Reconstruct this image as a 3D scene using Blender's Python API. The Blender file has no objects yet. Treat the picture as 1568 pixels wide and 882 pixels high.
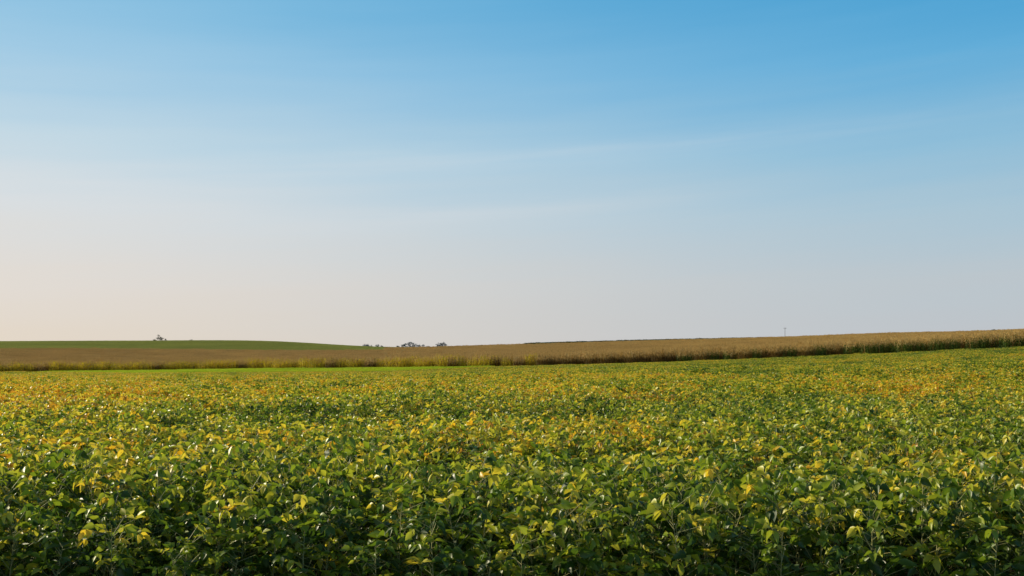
import bpy, math, random
import numpy as np
from mathutils import Vector, Matrix
rng=np.random.default_rng(7); random.seed(7)
scene=bpy.context.scene
scene.view_settings.view_transform='Standard'
scene.view_settings.look='None'
scene.view_settings.exposure=0
F=1524.0; HOR=542.0; EYE=1.65
def px2u(p): return (p-784.0)/F
SUN_AZ=math.radians(-61); SUN_EL=math.radians(22)
sun_dir=Vector((math.sin(SUN_AZ)*math.cos(SUN_EL),math.cos(SUN_AZ)*math.cos(SUN_EL),math.sin(SUN_EL)))

# ------------------------------------------------------------ terrain height
def Rw(Y,row,cov): return (Y,(HOR-row)/F*Y-cov)
S=.85; C=2.5
def near(l): return [(0.5,-1.65),(5,-1.65),(10,-1.71)]+[Rw(a,b,S) for a,b in l]
def corn(l): return [Rw(a,b,C) for a,b in l]
def soy(l): return [Rw(a,b,S) for a,b in l]
cols={
-600:near([(20,617),(45,591),(100,578),(180,574),(285,570)])+corn([(350,557),(500,546)])+soy([(700,534),(900,524)])+[(1200,9),(2000,2),(7000,-30)],
0:near([(20,617),(45,591),(100,577.5),(180,573.5),(280,569)])+corn([(350,556),(500,545)])+soy([(700,533),(900,522.5)])+[(1200,9),(2000,2),(7000,-30)],
200:near([(20,616.5),(45,590.5),(100,577),(180,573),(235,571),(275,567.5)])+corn([(350,556),(500,545)])+soy([(700,533.5),(900,521.7)])+[(1200,9),(2000,2),(7000,-30)],
400:near([(20,616),(45,590),(100,576),(180,571.5),(232,569.3),(270,564.5)])+corn([(350,554),(500,545)])+soy([(700,535),(900,522)])+[(1200,9),(2000,4),(7000,-30)],
600:near([(20,615),(45,587),(100,573.5),(180,569.3),(215,567.5),(250,563)])+corn([(350,552),(500,541),(700,533)])+[(900,5.3),(1200,6),(1500,9.0),(2500,10),(7000,-30)],
784:near([(20,612),(45,583),(100,568.7),(180,563.5),(230,560.5)])+corn([(350,546),(500,535),(700,528)])+[(900,7.0),(1200,7),(1500,7),(2500,6),(7000,-30)],
1000:near([(20,611),(45,579),(100,563.5),(180,556.5),(213,554.5)])+corn([(350,538.5),(500,527.5),(700,522)])+[(900,8),(1500,4),(7000,-30)],
1176:near([(20,610),(45,576),(100,559.5),(180,549.7),(200,548)])+corn([(350,531),(500,521.7),(700,518.2)])+[(900,7),(1500,4),(7000,-30)],
1400:near([(20,608),(45,571),(100,551),(188,538)])+corn([(350,516),(500,511.5),(700,512)])+[(900,8),(1500,3),(7000,-30)],
1568:near([(20,606),(45,566),(100,543),(180,530)])+corn([(350,507.5),(500,506)])+[(700,11),(900,8),(1500,3),(7000,-30)],
2200:near([(20,604),(45,558),(100,528),(165,508)])+corn([(350,485),(500,484)])+[(700,14),(900,9),(1500,3),(7000,-30)],
}
def hermite(xs,ys,xq):
    xs=np.array(xs,float);ys=np.array(ys,float)
    d=np.diff(ys)/np.diff(xs); m=np.empty_like(ys); m[0]=d[0];m[-1]=d[-1]
    for i in range(1,len(xs)-1):
        h0=xs[i]-xs[i-1];h1=xs[i+1]-xs[i]
        m[i]=(d[i-1]*h1+d[i]*h0)/(h0+h1)
    i=np.clip(np.searchsorted(xs,xq)-1,0,len(xs)-2)
    h=xs[i+1]-xs[i]; t=np.clip((xq-xs[i])/h,0,1)
    return (2*t**3-3*t**2+1)*ys[i]+(t**3-2*t**2+t)*h*m[i]+(-2*t**3+3*t**2)*ys[i+1]+(t**3-t**2)*h*m[i+1]
LY=np.linspace(math.log(.5),math.log(7000),500)
keys=sorted(cols); ku=[px2u(k) for k in keys]
A=np.array([hermite([math.log(a) for a,b in cols[k]],[b for a,b in cols[k]],LY) for k in keys])
UU=np.linspace(ku[0],ku[-1],400)
TB=np.array([hermite(ku,A[:,j],UU) for j in range(len(LY))]).T
def terrain(x,y):
    x=np.asarray(x,float);y=np.asarray(y,float)
    r=np.hypot(x,y)+1e-6; a=np.arctan2(x,y)
    ac=np.clip(a,-.72,.74)
    u=np.tan(ac); Y=np.maximum(r*np.cos(ac),.51)
    iu=np.clip((u-UU[0])/(UU[1]-UU[0]),0,len(UU)-1.001); iy=np.clip((np.log(Y)-LY[0])/(LY[1]-LY[0]),0,len(LY)-1.001)
    i=iu.astype(int);j=iy.astype(int);fu=iu-i;fy=iy-j
    z=(TB[i,j]*(1-fu)+TB[i+1,j]*fu)*(1-fy)+(TB[i,j+1]*(1-fu)+TB[i+1,j+1]*fu)*fy
    w=np.clip((np.abs(a)-.9)/1.0,0,1); w=w*w*(3-2*w)
    return (z*(1-w)+(-1.65)*w)+EYE
DK=[(-600,285),(0,280),(200,275),(400,270),(600,250),(784,230),(1000,213),(1176,200),(1400,188),(1568,180),(2200,165)]
def Dedge(u): return np.interp(u,[px2u(a) for a,b in DK],[b for a,b in DK])
_ph=rng.uniform(0,6.28,(40,));_an=rng.uniform(0,6.28,(40,))
def wav(x,y,wl,k=0):
    s=0
    for i in range(6):
        a=_an[(i+k)%40];f=6.283/(wl*(0.6+.17*i))
        s=s+np.sin((x*math.cos(a)+y*math.sin(a))*f+_ph[(i*3+k)%40])
    return s/6

# ------------------------------------------------------------ node helpers
def new_mat(n):
    m=bpy.data.materials.new(n);m.use_nodes=True;nt=m.node_tree;nt.nodes.clear();return m,nt
def nd(nt,t,**kw):
    n=nt.nodes.new(t)
    for k,v in kw.items():
        setattr(n,k,v)
    return n
def math_(nt,op,a,b=None,clamp=False):
    n=nd(nt,'ShaderNodeMath',operation=op);n.use_clamp=clamp
    for i,v in enumerate((a,b)):
        if v is None: continue
        if hasattr(v,'is_output') or hasattr(v,'links'): nt.links.new(v,n.inputs[i])
        else: n.inputs[i].default_value=v
    return n.outputs[0]
def ramp(nt,fac,stops):
    n=nd(nt,'ShaderNodeValToRGB');cr=n.color_ramp
    while len(cr.elements)<len(stops): cr.elements.new(.5)
    for e,(p,c) in zip(cr.elements,stops):
        e.position=p;e.color=(c[0],c[1],c[2],1)
    nt.links.new(fac,n.inputs[0]);return n.outputs[0]
def leaf_shader(nt,col,trans=.35,rough=.45,spec=.4,tcol=None):
    L=nt.links
    p=nd(nt,'ShaderNodeBsdfPrincipled');p.inputs['Roughness'].default_value=rough
    p.inputs['Specular IOR Level'].default_value=spec
    L.new(col,p.inputs['Base Color'])
    t=nd(nt,'ShaderNodeBsdfTranslucent');L.new(tcol or col,t.inputs['Color'])
    m=nd(nt,'ShaderNodeMixShader');m.inputs[0].default_value=trans
    L.new(p.outputs[0],m.inputs[1]);L.new(t.outputs[0],m.inputs[2])
    o=nd(nt,'ShaderNodeOutputMaterial');L.new(m.outputs[0],o.inputs[0])
def pos_xyz(nt):
    g=nd(nt,'ShaderNodeNewGeometry');s=nd(nt,'ShaderNodeSeparateXYZ');nt.links.new(g.outputs['Position'],s.inputs[0]);return g.outputs['Position'],s.outputs
def noise(nt,vec,scale,detail=2,rough=.5):
    n=nd(nt,'ShaderNodeTexNoise');n.inputs['Scale'].default_value=scale;n.inputs['Detail'].default_value=detail;n.inputs['Roughness'].default_value=rough
    nt.links.new(vec,n.inputs['Vector']);return n.outputs[0]

def soy_mat(name,bias=0.0):
    m,nt=new_mat(name);L=nt.links
    at=nd(nt,'ShaderNodeAttribute',attribute_name='lr')
    oi=nd(nt,'ShaderNodeObjectInfo')
    P,s=pos_xyz(nt)
    n1=noise(nt,P,.13,3,.6); n2=noise(nt,P,.03,2)
    # ripening patches are small near the road and broader further in
    am=nd(nt,'ShaderNodeMapRange');am.inputs['From Min'].default_value=4;am.inputs['From Max'].default_value=22;am.inputs['To Min'].default_value=.5;am.inputs['To Max'].default_value=1.6;L.new(s[1],am.inputs[0])
    bm=nd(nt,'ShaderNodeMapRange');bm.inputs['From Min'].default_value=5.4;bm.inputs['From Max'].default_value=8.5;bm.inputs['To Min'].default_value=-.16;bm.inputs['To Max'].default_value=.06;L.new(s[1],bm.inputs[0])  # front rows shifted to darker green, painting in the shaded field edge
    fm=nd(nt,'ShaderNodeMapRange');fm.inputs['From Min'].default_value=35;fm.inputs['From Max'].default_value=140;fm.inputs['To Min'].default_value=0;fm.inputs['To Max'].default_value=-.09;L.new(s[1],fm.inputs[0])
    a=math_(nt,'MULTIPLY',math_(nt,'SUBTRACT',n1,.5),am.outputs[0])
    b=math_(nt,'MULTIPLY',math_(nt,'SUBTRACT',n2,.5),.7)
    r=math_(nt,'MULTIPLY',math_(nt,'SUBTRACT',oi.outputs['Random'],.5),.25)
    # left of the field has ripened further than the right
    xr=math_(nt,'DIVIDE',s[0],math_(nt,'ADD',math_(nt,'ABSOLUTE',s[1]),6.0))
    xb=math_(nt,'MULTIPLY',xr,-.28)
    v=math_(nt,'MULTIPLY',at.outputs['Fac'],.95)
    for q in (a,b,r,xb,bm.outputs[0],fm.outputs[0]): v=math_(nt,'ADD',v,q)
    v=math_(nt,'ADD',v,bias,clamp=True)
    col=ramp(nt,v,[(0,(.055,.11,.012)),(.2,(.125,.21,.016)),(.42,(.29,.38,.022)),(.62,(.58,.57,.045)),(.79,(.92,.72,.055)),(.94,(.95,.56,.025)),(1,(.7,.36,.03))])
    leaf_shader(nt,col,.46,.42,.6)
    return m
M_soy=soy_mat('soybean_leaf')
def plain_leaf(name,stops,trans=.3,sc=.3,attr=True,rough=.6):
    m,nt=new_mat(name)
    P,s=pos_xyz(nt);n=noise(nt,P,sc,3)
    at=nd(nt,'ShaderNodeAttribute',attribute_name='lr')
    v=math_(nt,'ADD',math_(nt,'MULTIPLY',at.outputs['Fac'],.6),math_(nt,'MULTIPLY',n,.8))
    v=math_(nt,'SUBTRACT',v,.2,clamp=True)
    leaf_shader(nt,ramp(nt,v,stops),trans,rough,.25);return m
M_stem=plain_leaf('soybean_stem',[(0,(.14,.17,.05)),(1,(.6,.54,.24))],.1)
M_hill=plain_leaf('hill_crop_leaf',[(0,(.25,.29,.08)),(.5,(.38,.40,.10)),(1,(.54,.52,.13))],.3,.02)
M_fargreen=plain_leaf('far_crop_leaf',[(0,(.03,.055,.015)),(1,(.09,.13,.03))],.2,.05)
M_strip=plain_leaf('grass_strip_blade',[(0,(.30,.44,.02)),(1,(.66,.74,.04))],.42,.05)
M_dry=plain_leaf('corn_dry_leaf',[(0,(.34,.21,.06)),(.5,(.60,.40,.13)),(1,(.84,.62,.23))],.3,.05)
M_brn=plain_leaf('corn_lower_leaf_shaded',[(0,(.09,.055,.012)),(.5,(.21,.125,.025)),(1,(.42,.25,.045))],.3,.05)  # brown lower leaves, coloured darker to suggest shade on the corn face
M_grn=plain_leaf('corn_green_leaf',[(0,(.05,.085,.015)),(.6,(.12,.19,.022)),(1,(.34,.37,.05))],.35,.05)
M_ylw=plain_leaf('corn_ripening_leaf',[(0,(.36,.35,.03)),(.6,(.78,.62,.045)),(1,(.95,.70,.07))],.5,.05)

# ------------------------------------------------------------ mesh builder
class MB:
    def __init__(s): s.v=[];s.f=[];s.m=[];s.lr=[]
    def add(s,vs,fs,mi=0,lr=.5):
        o=len(s.v);s.v.extend(vs)
        for f in fs: s.f.append(tuple(i+o for i in f));s.m.append(mi);s.lr.append(lr)
    def obj(s,name,mats,link=False,smooth=False):
        me=bpy.data.meshes.new(name);me.from_pydata([tuple(v) for v in s.v],[],s.f)
        for m in mats: me.materials.append(m)
        me.polygons.foreach_set('material_index',s.m)
        a=me.attributes.new('lr','FLOAT','FACE');a.data.foreach_set('value',s.lr)
        if smooth: me.polygons.foreach_set('use_smooth',[True]*len(s.f))
        me.update();ob=bpy.data.objects.new(name,me)
        if link: scene.collection.objects.link(ob)
        return ob
def frame(d,roll):
    d=d.normalized();up=Vector((0,0,1))
    if abs(d.z)>.95: up=Vector((0,1,0))
    side=d.cross(up).normalized();n=side.cross(d).normalized()
    c,s_=math.cos(roll),math.sin(roll)
    return d,side*c+n*s_,n*c-side*s_
def leaflet(mb,p,d,roll,L,W,lr,fold=.25,droop=.25,hi=True,mi=0):
    d,side,n=frame(d,roll)
    if hi:
        ts=[0,.18,.42,.70,1.0];ws=[.06,.40,.5,.30,0]
        vs=[]
        for t,w in zip(ts,ws):
            c=p+d*(L*t)-n*(droop*L*t*t)
            if w==0: vs.append(c)
            else:
                vs+= [c-side*(w*W)+n*(fold*w*W),c,c+side*(w*W)+n*(fold*w*W)]
        fs=[]
        for i in range(3):
            b=i*3;fs+=[(b,b+1,b+4,b+3),(b+1,b+2,b+5,b+4)]
        fs+=[(9,10,12),(10,11,12)]
    else:
        q=p+d*(L*.45)-n*(droop*L*.1)
        vs=[p,q-side*(.5*W)+n*(fold*.5*W),p+d*L-n*(droop*L),q+side*(.5*W)+n*(fold*.5*W)]
        fs=[(0,2,1),(0,3,2)]
    mb.add(vs,fs,mi,lr)
def stick(mb,a,b,r0,r1,mi,lr=.5,n=3):
    d,s,t=frame(b-a,0)
    vs=[a+(s*math.cos(k*2*math.pi/n)+t*math.sin(k*2*math.pi/n))*r0 for k in range(n)]+[b+(s*math.cos(k*2*math.pi/n)+t*math.sin(k*2*math.pi/n))*r1 for k in range(n)]
    mb.add(vs,[(k,(k+1)%n,n+(k+1)%n,n+k) for k in range(n)],mi,lr)
R=random.random
def U(a,b): return a+(b-a)*R()
def soyplant(mb,ox,oy,H,ntri,hi,plr,zmin=.12):
    base=Vector((ox,oy,0));lean=Vector((U(-.12,.12),U(-.12,.12),0))
    top=base+lean*H+Vector((0,0,H*.84))
    if hi: stick(mb,base,top,.004,.002,1,.5)
    for k in range(ntri):
        t=zmin+(1-zmin)*((k+R())/ntri)**.75
        a=base.lerp(top,t)
        az=U(0,6.283);pl=U(.08,.24)*(1.15-.45*t)
        el=U(.3,1.25)
        q=a+Vector((math.cos(az)*math.cos(el),math.sin(az)*math.cos(el),math.sin(el)*.8))*pl
        if hi: stick(mb,a,q,.0022,.0016,1,R())
        lr=min(1,max(0,random.gauss(plr+.42*(t-.75),.26)))
        sz=U(.042,.080)*(1 if hi else 1.1)*(1.15 if t<.6 else 1)
        tilt=U(-1.3,.9)
        d0=Vector((math.cos(az),math.sin(az),tilt)).normalized()
        rl=U(-1.0,1.0)
        for j,da in enumerate((0,1.25,-1.25)):
            d=Vector((math.cos(az+da),math.sin(az+da),tilt+U(-.5,.5)))
            leaflet(mb,q+ (d0*.018 if j==0 else Vector()),d,rl+U(-.7,.7),sz*U(.8,1.15),sz*U(.5,.7),min(1,max(0,lr+U(-.07,.07))),U(.1,1.0),U(-.1,.6),hi)
def proto_coll(name,obs):
    c=bpy.data.collections.new(name)
    for o in obs: c.objects.link(o)
    return c
# single plants for the front of the field
P=[]
for i in range(12):
    mb=MB();soyplant(mb,0,0,U(.78,.94),36,True,U(.2,.68));P.append(mb.obj(f'soybean_plant_{i:02d}',[M_soy,M_stem],smooth=True))
C_plant=proto_coll('soybean_plants',P)
P=[]
for i in range(5):
    mb=MB()
    for k in range(15): soyplant(mb,U(-.6,.6),U(-.6,.6),U(.68,.98),21,False,U(.2,.7),.4)
    P.append(mb.obj(f'soybean_clump_{i:02d}',[M_soy,M_stem]))
C_clump=proto_coll('soybean_clumps',P)
P=[]
for i in range(4):
    mb=MB()
    for k in range(75): soyplant(mb,U(-1.5,1.5),U(-1.5,1.5),U(.68,.97),13,False,U(.2,.7),.6)
    P.append(mb.obj(f'soybean_block_{i:02d}',[M_soy,M_stem]))
C_block=proto_coll('soybean_blocks',P)
def blockcopy(src,name,mat,n=3):
    out=[]
    for i in range(n):
        me=src[i].data.copy();me.name=name+f'_{i:02d}';me.materials.clear();me.materials.append(mat);me.materials.append(mat)
        out.append(bpy.data.objects.new(me.name,me))
    return proto_coll(name,out)
C_hill=blockcopy(P,'hill_crop_blocks',M_hill)
C_fargreen=blockcopy(P,'far_crop_blocks',M_fargreen)
C_strip=blockcopy(P,'grass_strip_blocks',M_strip)
# corn
def cornplant(mb,ox,oy,H,mi_leaf):
    b=Vector((ox,oy,0));t=b+Vector((U(-.08,.08),U(-.08,.08),H*.88))
    low=3 if mi_leaf==0 else mi_leaf
    stick(mb,b,t,.016,.009,low,R())
    az=U(0,6.28)
    for k in range(11):
        a=b.lerp(t,.08+.88*k/10);az+=math.pi+U(-.5,.5)
        L=U(.5,.8)*(1-.25*abs(k-5)/5);w=.05;lr=R()
        h=Vector((math.cos(az),math.sin(az),0));sd=Vector((-h.y,h.x,0))*w
        pts=[a,a+h*L*.35+Vector((0,0,L*.30)),a+h*L*.75+Vector((0,0,L*.18)),a+h*L*.95-Vector((0,0,L*.2))]
        vs=[]
        for q,ww in zip(pts,(.6,1,.8,.15)): vs+=[q-sd*ww,q+sd*ww+Vector((0,0,.015))]
        mi=low if k<7 else (mi_leaf if (R()<(.9 if mi_leaf==2 else (.7 if k<9 else 0))) else 0)
        mb.add(vs,[(0,1,3,2),(2,3,5,4),(4,5,7,6)],mi,lr)
    for k in range(5):
        a=U(0,6.28);e=t+Vector((math.cos(a)*.12,math.sin(a)*.12,U(.2,.32)))
        stick(mb,t,e,.022,.014,0,U(.7,1))
P=[]
for i in range(6):
    mb=MB();mi=(0,0,1,1,2,2)[i]
    for r_ in range(4):
        for k in range(9): cornplant(mb,-1.5+.76*r_+U(-.1,.1)+.3,-1.5+k*.34+U(-.1,.1),U(1.8,2.8),mi if R()<.85 else 0)
    P.append(mb.obj(f'corn_block_{i:02d}',[M_dry,M_grn,M_ylw,M_brn]))
C_corn=proto_coll('corn_blocks',P)

# ------------------------------------------------------------ instancing
def gn_scatter(name,parts):
    """one object; each part = (collection, pts, rotz, scl, idx)"""
    pts=[];rot=[];scl=[];idx=[];grp=[]
    for g,(c,p,r,s,i) in enumerate(parts):
        n=len(p);pts.append(p);rr=np.zeros((n,3));rr[:,2]=r;rot.append(rr);scl.append(s);idx.append(i);grp.append(np.full(n,g))
    pts=np.concatenate(pts);rot=np.concatenate(rot);scl=np.concatenate(scl);idx=np.concatenate(idx);grp=np.concatenate(grp)
    me=bpy.data.meshes.new(name);me.vertices.add(len(pts));me.vertices.foreach_set('co',pts.astype(np.float32).ravel())
    me.attributes.new('rot','FLOAT_VECTOR','POINT').data.foreach_set('vector',rot.astype(np.float32).ravel())
    me.attributes.new('scl','FLOAT_VECTOR','POINT').data.foreach_set('vector',scl.astype(np.float32).ravel())
    me.attributes.new('idx','INT','POINT').data.foreach_set('value',idx.astype(np.int32))
    me.attributes.new('grp','INT','POINT').data.foreach_set('value',grp.astype(np.int32))
    ob=bpy.data.objects.new(name,me);scene.collection.objects.link(ob)
    ng=bpy.data.node_groups.new(name+'_scatter','GeometryNodeTree')
    ng.interface.new_socket('Geometry',in_out='INPUT',socket_type='NodeSocketGeometry')
    ng.interface.new_socket('Geometry',in_out='OUTPUT',socket_type='NodeSocketGeometry')
    N=ng.nodes;L=ng.links;gi=N.new('NodeGroupInput');go=N.new('NodeGroupOutput');J=N.new('GeometryNodeJoinGeometry')
    def na(n,t):
        a=N.new('GeometryNodeInputNamedAttribute');a.data_type=t;a.inputs['Name'].default_value=n;return a.outputs[0]
    ar=na('rot','FLOAT_VECTOR');asl=na('scl','FLOAT_VECTOR');ai=na('idx','INT');ag=na('grp','INT')
    for g,(c,*_) in enumerate(parts):
        ci=N.new('GeometryNodeCollectionInfo');ci.inputs['Collection'].default_value=c
        ci.inputs['Separate Children'].default_value=True;ci.inputs['Reset Children'].default_value=True
        ip=N.new('GeometryNodeInstanceOnPoints');ip.inputs['Pick Instance'].default_value=True
        cmp=N.new('FunctionNodeCompare');cmp.data_type='INT';cmp.operation='EQUAL'
        ins=[s for s in cmp.inputs if s.enabled and s.type=='INT']
        L.new(ag,ins[0]);ins[1].default_value=g
        L.new(gi.outputs[0],ip.inputs['Points']);L.new(cmp.outputs[0],ip.inputs['Selection'])
        L.new(ci.outputs[0],ip.inputs['Instance']);L.new(ai,ip.inputs['Instance Index'])
        L.new(ar,ip.inputs['Rotation']);L.new(asl,ip.inputs['Scale']);L.new(ip.outputs[0],J.inputs[0])
    L.new(J.outputs[0],go.inputs[0])
    md=ob.modifiers.new('scatter','NODES');md.node_group=ng
    return ob
def grid(x0,x1,y0,y1,sp,jit=.45):
    gx,gy=np.meshgrid(np.arange(x0,x1,sp),np.arange(y0,y1,sp))
    x=gx.ravel()+rng.uniform(-jit,jit,gx.size)*sp;y=gy.ravel()+rng.uniform(-jit,jit,gx.size)*sp
    return x,y
def mk(c,x,y,nidx,smin=.9,smax=1.1,hn=0.0,idx=None,sink=0,zs=1.0,rotq=False):
    z=terrain(x,y)-sink;n=len(x)
    s=rng.uniform(smin,smax,n);sz=s*zs*(1+hn*(wav(x,y,3.2,2)*.5+wav(x,y,11,9)*.7+wav(x,y,1.1,15)*.4+wav(x*.22,y,4.5,21)*.8))
    r=rng.uniform(0,6.283,n) if not rotq else rng.integers(0,2,n)*math.pi
    if idx is None: idx=rng.integers(0,nidx,n)
    return (c,np.stack([x,y,z],1),r,np.stack([s,s,sz],1),idx)
# soybeans
x,y=grid(-22,22,4.3,24,.245);k=(np.abs(x)<.62*y+2.5)&(y>5.42+.11*wav(x,y,2.0,4));x,y=x[k],y[k]
p1=mk(C_plant,x,y,12,.84,1.12,.18)
x,y=grid(-75,75,23.5,85,.85);k=(np.abs(x)<.68*y+3);x,y=x[k],y[k]
p2=mk(C_clump,x,y,5,.9,1.1,.26)
x,y=grid(-240,230,84,290,2.1);k=(np.abs(x)<.72*y+3)&(y<Dedge(x/y)-1.5);x,y=x[k],y[k]
p3=mk(C_block,x,y,4,.9,1.1,.16)
gn_scatter('soybean_field',[p1,p2,p3])
# corn
x,y=grid(-460,480,160,720,2.7,.12);u=x/y;D=Dedge(u);px=u*F+784
end=np.where(px<590,640-25*np.clip((px-300)/300,0,1),720)
k=(np.abs(u)<.70)&(y>D+.5)&(y<end)
x,y,u,D,px=x[k],y[k],u[k],D[k],px[k]
dep=y-D;n=len(x);q=rng.random(n)
idx=rng.integers(0,2,n)
edge=np.exp(-dep/26.0)
pg=np.clip((px-950)/450,0,1)*1.0*edge+np.where((px<55)&(y>560),.85,0)
pg+=.22*(wav(x,y,60,5)>.3)*(px>900)
py=np.clip((900-px)/400,0,1)*.92*np.exp(-(dep/60.)**2)
idx=np.where(q<pg,rng.integers(2,4,n),idx);q2=rng.random(n);idx=np.where((q2<py),rng.integers(4,6,n),idx)
gn_scatter('corn_field',[mk(C_corn,x,y,6,.95,1.10,.18,idx=idx,rotq=True,zs=1.04+.32*np.exp(-dep/22))])
# green crop on far hill
x,y=grid(-720,-60,600,1000,3.6);u=x/y;px=u*F+784;en=640-25*np.clip((px-300)/300,0,1)
k=(np.abs(u)<.7)&(px<640)&(y>en);x,y=x[k],y[k]
h1=mk(C_hill,x,y,3,1.25,1.5,.05,zs=.8)
x,y=grid(10,200,696,716,2.6);u=x/y;px=u*F+784
k=(px>805)&(px<1185);x,y=x[k],y[k]
h2=mk(C_fargreen,x,y,3,.95,1.1,.08,zs=3.9)
gn_scatter('hillside_crop',[h1,h2])
# bright grass strip at foot of corn
x,y=grid(-180,10,205,285,1.6);u=x/y;px=u*F+784;D=Dedge(u)
wd=36*np.clip((px-60)/150,0,1)*np.clip((760-px)/160,0,1)
k=(y<D+1.0)&(y>D-1.5-wd)&(wd>.2);x,y=x[k],y[k]
gn_scatter('grass_strip',[mk(C_strip,x,y,3,.9,1.1,.05,zs=1.18)])

# ------------------------------------------------------------ ground sheet
ang=np.concatenate([np.linspace(-.85,.85,260),np.linspace(.85,2*math.pi-.85,70)[1:-1]])
rad=np.concatenate([np.linspace(.6,5,10),np.geomspace(5.4,9000,230)])
AA,RR=np.meshgrid(ang,rad);X=RR*np.sin(AA);Y=RR*np.cos(AA);Z=terrain(X,Y)
na_=len(ang);V=np.stack([X,Y,Z],-1).reshape(-1,3);V=np.vstack([V,[0,0,float(terrain(0,.6))]])
i,j=np.meshgrid(np.arange(len(rad)-1),np.arange(na_),indexing='ij');i=i.ravel();j=j.ravel();j2=(j+1)%na_
Fq=np.stack([i*na_+j,i*na_+j2,(i+1)*na_+j2,(i+1)*na_+j],1)[:,::-1]
faces=[tuple(map(int,f)) for f in Fq]+[(len(V)-1,int((q+1)%na_),int(q))[::-1] for q in range(na_)]
me=bpy.data.meshes.new('ground');me.from_pydata(V.tolist(),[],faces)
me.polygons.foreach_set('use_smooth',[True]*len(faces))
xv,yv=V[:,0],V[:,1];uv=xv/np.maximum(yv,.1);pxv=uv*F+784
colr=np.tile(np.array([.045,.035,.022,1.]),(len(V),1))
inf=(yv>0)
cornm=inf&(yv>Dedge(uv)+4)&(yv<760);colr[cornm]=(.26,.18,.07,1)
en=640-25*np.clip((pxv-300)/300,0,1)
hm=inf&(pxv<640)&(yv>en);colr[hm]=(.15,.18,.05,1)
far=(np.hypot(xv,yv)>760)&~hm;colr[far]=(.10,.13,.06,1)
colr[(np.hypot(xv,yv)<4.2)|(yv<4.0)&(np.hypot(xv,yv)<700)]=(.06,.085,.025,1)
me.attributes.new('cover','FLOAT_COLOR','POINT').data.foreach_set('color',colr.astype(np.float32).ravel())
m,nt=new_mat('field_soil')
at=nd(nt,'ShaderNodeAttribute',attribute_name='cover');Pp,_=pos_xyz(nt)
nn=noise(nt,Pp,1.5,6,.6);mx=nd(nt,'ShaderNodeMix',data_type='RGBA',blend_type='MULTIPLY');mx.inputs[0].default_value=1
nt.links.new(at.outputs['Color'],mx.inputs[6]);nt.links.new(ramp(nt,nn,[(.25,(.6,.6,.6)),(.75,(1.35,1.3,1.25))]),mx.inputs[7])
pb=nd(nt,'ShaderNodeBsdfPrincipled');pb.inputs['Roughness'].default_value=.95;pb.inputs['Specular IOR Level'].default_value=.1
nt.links.new(mx.outputs[2],pb.inputs['Base Color'])
bp=nd(nt,'ShaderNodeBump');bp.inputs['Distance'].default_value=.08;nt.links.new(nn,bp.inputs['Height']);nt.links.new(bp.outputs[0],pb.inputs['Normal'])
o=nd(nt,'ShaderNodeOutputMaterial');nt.links.new(pb.outputs[0],o.inputs[0]);me.materials.append(m)
g=bpy.data.objects.new('ground',me);scene.collection.objects.link(g)

# ------------------------------------------------------------ trees, pole
def tree_leaf(name,c0,c1): return plain_leaf(name,[(0,c0),(1,c1)],.15,.4)
M_bark,nt=new_mat('bark');Pp,_=pos_xyz(nt)
pb=nd(nt,'ShaderNodeBsdfPrincipled');pb.inputs['Roughness'].default_value=.9
nt.links.new(ramp(nt,noise(nt,Pp,4,4),[(.3,(.04,.03,.022)),(.7,(.10,.08,.06))]),pb.inputs['Base Color']);o=nd(nt,'ShaderNodeOutputMaterial');nt.links.new(pb.outputs[0],o.inputs[0])
M_tree=tree_leaf('tree_foliage',(.02,.035,.012),(.06,.085,.03))
M_far=tree_leaf('hazy_tree_foliage',(.08,.12,.15),(.13,.17,.19))  # distance haze is put into the bluish base colour
def build_tree(mb,o,H,W,trunk=.22,nclump=16,leafs=45,ls=.35):
    top=o+Vector((U(-.04,.04)*H,0,H*.75))
    stick(mb,o-Vector((0,0,.5)),o.lerp(top,.45),H*.03,H*.02,1,.5,7);stick(mb,o.lerp(top,.45),top,H*.02,H*.006,1,.5,6)
    for k in range(nclump):
        t=U(trunk,1);a=U(0,6.28);rr=W*.5*math.sqrt(max(.05,1-((t-.5)/.62)**2))*U(.35,1)
        c=o+Vector((math.cos(a)*rr,math.sin(a)*rr,H*(trunk+(.97-trunk)*((t-trunk)/(1-trunk)))))
        stick(mb,o.lerp(top,max(.2,min(.95,t*.8))),c,H*.010,H*.003,1,.5,4)
        cr=W*U(.12,.2);sh=R()
        for q in range(leafs):
            d=Vector((random.gauss(0,1),random.gauss(0,1),random.gauss(0,.8)))
            p=c+d*cr*.62
            dd=Vector((U(-1,1),U(-1,1),U(-.8,.6)))
            leaflet(mb,p,dd,U(-1.5,1.5),ls*U(.6,1.3),ls*U(.4,.9),min(1,sh*.6+R()*.4),.2,.2,False)
def at_px(px,Y):
    x=px2u(px)*Y;return Vector((x,Y,float(terrain(x,Y))))
def tree_obj(name,lst,mat,origin):
    mb=MB()
    for (px,Y,H,W,tr,n) in lst: build_tree(mb,at_px(px,Y)-origin,H,W,tr,n,45,max(.3,W*.09))
    ob=mb.obj(name,[mat,M_bark],True);ob.location=origin;return ob
o=at_px(244,880);tree_obj('oak_tree',[(243.5,880,5.8,4.2,.25,15)],M_tree,o)
o=at_px(250,882);tree_obj('shrub_row',[(238,882,2.2,3.8,.05,9),(249,880,3.2,4.2,.05,10),(254,882,2.4,3.4,.05,9),(293,885,1.6,3,.05,6)],M_tree,o)
o=at_px(634,1500)
tl=[]
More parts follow.
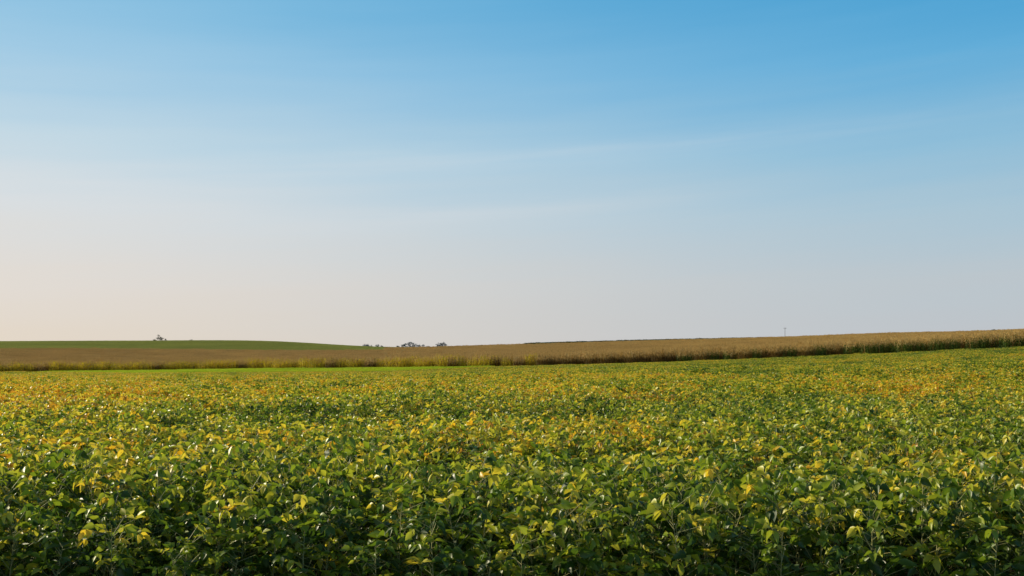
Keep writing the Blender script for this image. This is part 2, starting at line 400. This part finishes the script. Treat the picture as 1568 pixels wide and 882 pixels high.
for p_,h,w in [(617,5,7),(621,7,6),(626,8.5,7),(631,9,8),(636,6.5,6),(642,5,6),(648,5.5,5),(669,6,6),(673,9,7),(678,8.5,8),(683,7,6),(690,4,6),(700,4.5,4),(560,5,9),(567,4,8),(578,5,7),(585,3,6),(655,3,6),(610,3,6)]:
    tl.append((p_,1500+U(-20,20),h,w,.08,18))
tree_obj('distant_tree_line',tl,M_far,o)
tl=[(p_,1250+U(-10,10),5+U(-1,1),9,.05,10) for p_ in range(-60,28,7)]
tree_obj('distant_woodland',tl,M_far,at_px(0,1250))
tree_obj('shrub',[(737,690,4.2,2.6,.05,9)],M_tree,at_px(737,690))
tree_obj('shrub',[(1520,430,3.4,2.2,.05,9)],M_tree,at_px(1520,430))
# pole
M_pole,nt=new_mat('weathered_wood');Pp,_=pos_xyz(nt)
pb=nd(nt,'ShaderNodeBsdfPrincipled');pb.inputs['Roughness'].default_value=.85
nt.links.new(ramp(nt,noise(nt,Pp,6,4),[(.3,(.16,.14,.13)),(.7,(.26,.24,.22))]),pb.inputs['Base Color']);oo=nd(nt,'ShaderNodeOutputMaterial');nt.links.new(pb.outputs[0],oo.inputs[0])
mb=MB();b=Vector((0,0,0))
stick(mb,b,Vector((0,0,11.0)),.19,.13,0,.5,10)
stick(mb,Vector((-1.1,.16,10.3)),Vector((1.1,.16,10.3)),.07,.07,0,.5,4)
stick(mb,Vector((-.7,.16,10.3)),Vector((0,.1,9.6)),.03,.03,0,.5,4);stick(mb,Vector((.7,.16,10.3)),Vector((0,.1,9.6)),.03,.03,0,.5,4)
for q in (-1,-.5,.5,1): stick(mb,Vector((q,.16,10.35)),Vector((q,.16,10.6)),.05,.035,0,.5,6)
stick(mb,Vector((0,0,11)),Vector((0,0,11.2)),.05,.03,0,.5,6)
po=mb.obj('utility_pole',[M_pole],True);po.location=at_px(1202,735)

# ------------------------------------------------------------ light
sl=bpy.data.lights.new('sun','SUN');sl.energy=5.0;sl.angle=math.radians(.5);sl.color=(1,.88,.62)
so=bpy.data.objects.new('sun',sl);so.rotation_euler=sun_dir.to_track_quat('Z','Y').to_euler();so.location=(-30,15,30);scene.collection.objects.link(so)
w=bpy.data.worlds.new('World');scene.world=w;w.use_nodes=True;nt=w.node_tree;nt.nodes.clear();L=nt.links
sky=nd(nt,'ShaderNodeTexSky');sky.sky_type='NISHITA';sky.sun_disc=False;sky.sun_elevation=SUN_EL;sky.sun_rotation=SUN_AZ%(2*math.pi);sky.dust_density=1.5
skm=nd(nt,'ShaderNodeVectorMath',operation='SCALE');L.new(sky.outputs[0],skm.inputs[0]);skm.inputs['Scale'].default_value=.06
tc=nd(nt,'ShaderNodeTexCoord');sp=nd(nt,'ShaderNodeSeparateXYZ');L.new(tc.outputs['Generated'],sp.inputs[0])
x_,y_,z_=sp.outputs
elev=math_(nt,'ARCSINE',z_);az=math_(nt,'ARCTAN2',x_,y_)
def srgb(c): return tuple(((v/255)/12.92 if v/255<=.04045 else ((v/255+.055)/1.055)**2.4) for v in c)
# thin cirrus: streaks tilting gently upward to the right
cv=nd(nt,'ShaderNodeCombineXYZ')
tilt=math_(nt,'SUBTRACT',elev,math_(nt,'MULTIPLY',az,.055))
L.new(math_(nt,'MULTIPLY',az,1.3),cv.inputs[0]);L.new(math_(nt,'MULTIPLY',tilt,11),cv.inputs[1])
cn=noise(nt,cv.outputs[0],1.6,5,.5)
cv2=nd(nt,'ShaderNodeCombineXYZ');L.new(math_(nt,'MULTIPLY',az,2.2),cv2.inputs[0]);L.new(math_(nt,'MULTIPLY',tilt,42),cv2.inputs[1])
cn2=noise(nt,cv2.outputs[0],1.3,4,.5)
el2=math_(nt,'ADD',elev,math_(nt,'ADD',math_(nt,'MULTIPLY',math_(nt,'SUBTRACT',cn,.5),-.05),math_(nt,'MULTIPLY',math_(nt,'SUBTRACT',cn2,.5),-.025)))
e=math_(nt,'DIVIDE',el2,math.radians(30),clamp=True)
def E(row): return math.degrees(math.atan((HOR-row)/F))/30
left=[(0,srgb((229,216,199))),(E(440),srgb((228,220,211))),(E(335),srgb((219,223,225))),(E(245),srgb((198,218,229))),(E(120),srgb((164,204,229))),(E(0),srgb((132,191,225))),(1,srgb((86,160,212)))]
right=[(0,srgb((190,194,199))),(E(440),srgb((186,197,204))),(E(335),srgb((168,196,212))),(E(245),srgb((142,189,216))),(E(120),srgb((97,172,216))),(E(0),srgb((68,158,209))),(1,srgb((50,136,196)))]
cl=ramp(nt,e,left);crr=ramp(nt,e,right)
mr=nd(nt,'ShaderNodeMapRange',interpolation_type='SMOOTHERSTEP');mr.inputs['From Min'].default_value=-.75;mr.inputs['From Max'].default_value=.65;L.new(az,mr.inputs[0])
mxx=nd(nt,'ShaderNodeMix',data_type='RGBA');L.new(mr.outputs[0],mxx.inputs[0]);L.new(cl,mxx.inputs[6]);L.new(crr,mxx.inputs[7])
# faint wisps of cirrus
def wisp(c0,wd,az0,azw,amp):
    wob=math_(nt,'MULTIPLY',math_(nt,'SUBTRACT',cn,.5),.03)
    d=math_(nt,'DIVIDE',math_(nt,'SUBTRACT',math_(nt,'SUBTRACT',tilt,c0),wob),wd)
    gz=math_(nt,'EXPONENT',math_(nt,'MULTIPLY',math_(nt,'MULTIPLY',d,d),-1.0))
    d2=math_(nt,'DIVIDE',math_(nt,'SUBTRACT',az,az0),azw)
    g2=math_(nt,'EXPONENT',math_(nt,'MULTIPLY',math_(nt,'MULTIPLY',d2,d2),-1.0))
    t=math_(nt,'MULTIPLY',math_(nt,'SUBTRACT',cn2,.2),1.5,clamp=True)
    return math_(nt,'MULTIPLY',math_(nt,'MULTIPLY',math_(nt,'MULTIPLY',gz,g2),t),amp)
ws=math_(nt,'ADD',wisp(.192,.012,-.15,.40,.24),wisp(.143,.012,-.08,.24,.20))
ws=math_(nt,'ADD',ws,wisp(.198,.008,.22,.22,.12))
ws=math_(nt,'ADD',ws,wisp(.172,.016,-.42,.2,.22),clamp=True)
mw=nd(nt,'ShaderNodeMix',data_type='RGBA');L.new(ws,mw.inputs[0]);L.new(mxx.outputs[2],mw.inputs[6]);mw.inputs[7].default_value=(*srgb((232,230,230)),1)
mr2=nd(nt,'ShaderNodeMapRange',interpolation_type='SMOOTHSTEP');mr2.inputs['From Min'].default_value=math.radians(20);mr2.inputs['From Max'].default_value=math.radians(45);L.new(elev,mr2.inputs[0])
mf=nd(nt,'ShaderNodeMix',data_type='RGBA');L.new(mr2.outputs[0],mf.inputs[0]);L.new(mw.outputs[2],mf.inputs[6]);L.new(skm.outputs[0],mf.inputs[7])
bg=nd(nt,'ShaderNodeBackground');bg.inputs[1].default_value=1.0;L.new(mf.outputs[2],bg.inputs[0]);wo=nd(nt,'ShaderNodeOutputWorld');L.new(bg.outputs[0],wo.inputs[0])

cam=bpy.data.cameras.new('camera');co=bpy.data.objects.new('camera',cam);scene.collection.objects.link(co)
co.location=(0,0,EYE);co.rotation_euler=(math.radians(90),0,0);cam.lens=36*F/1568;cam.sensor_width=36;cam.shift_y=(HOR-441)/1568
cam.clip_end=20000;cam.clip_start=.05;scene.camera=co
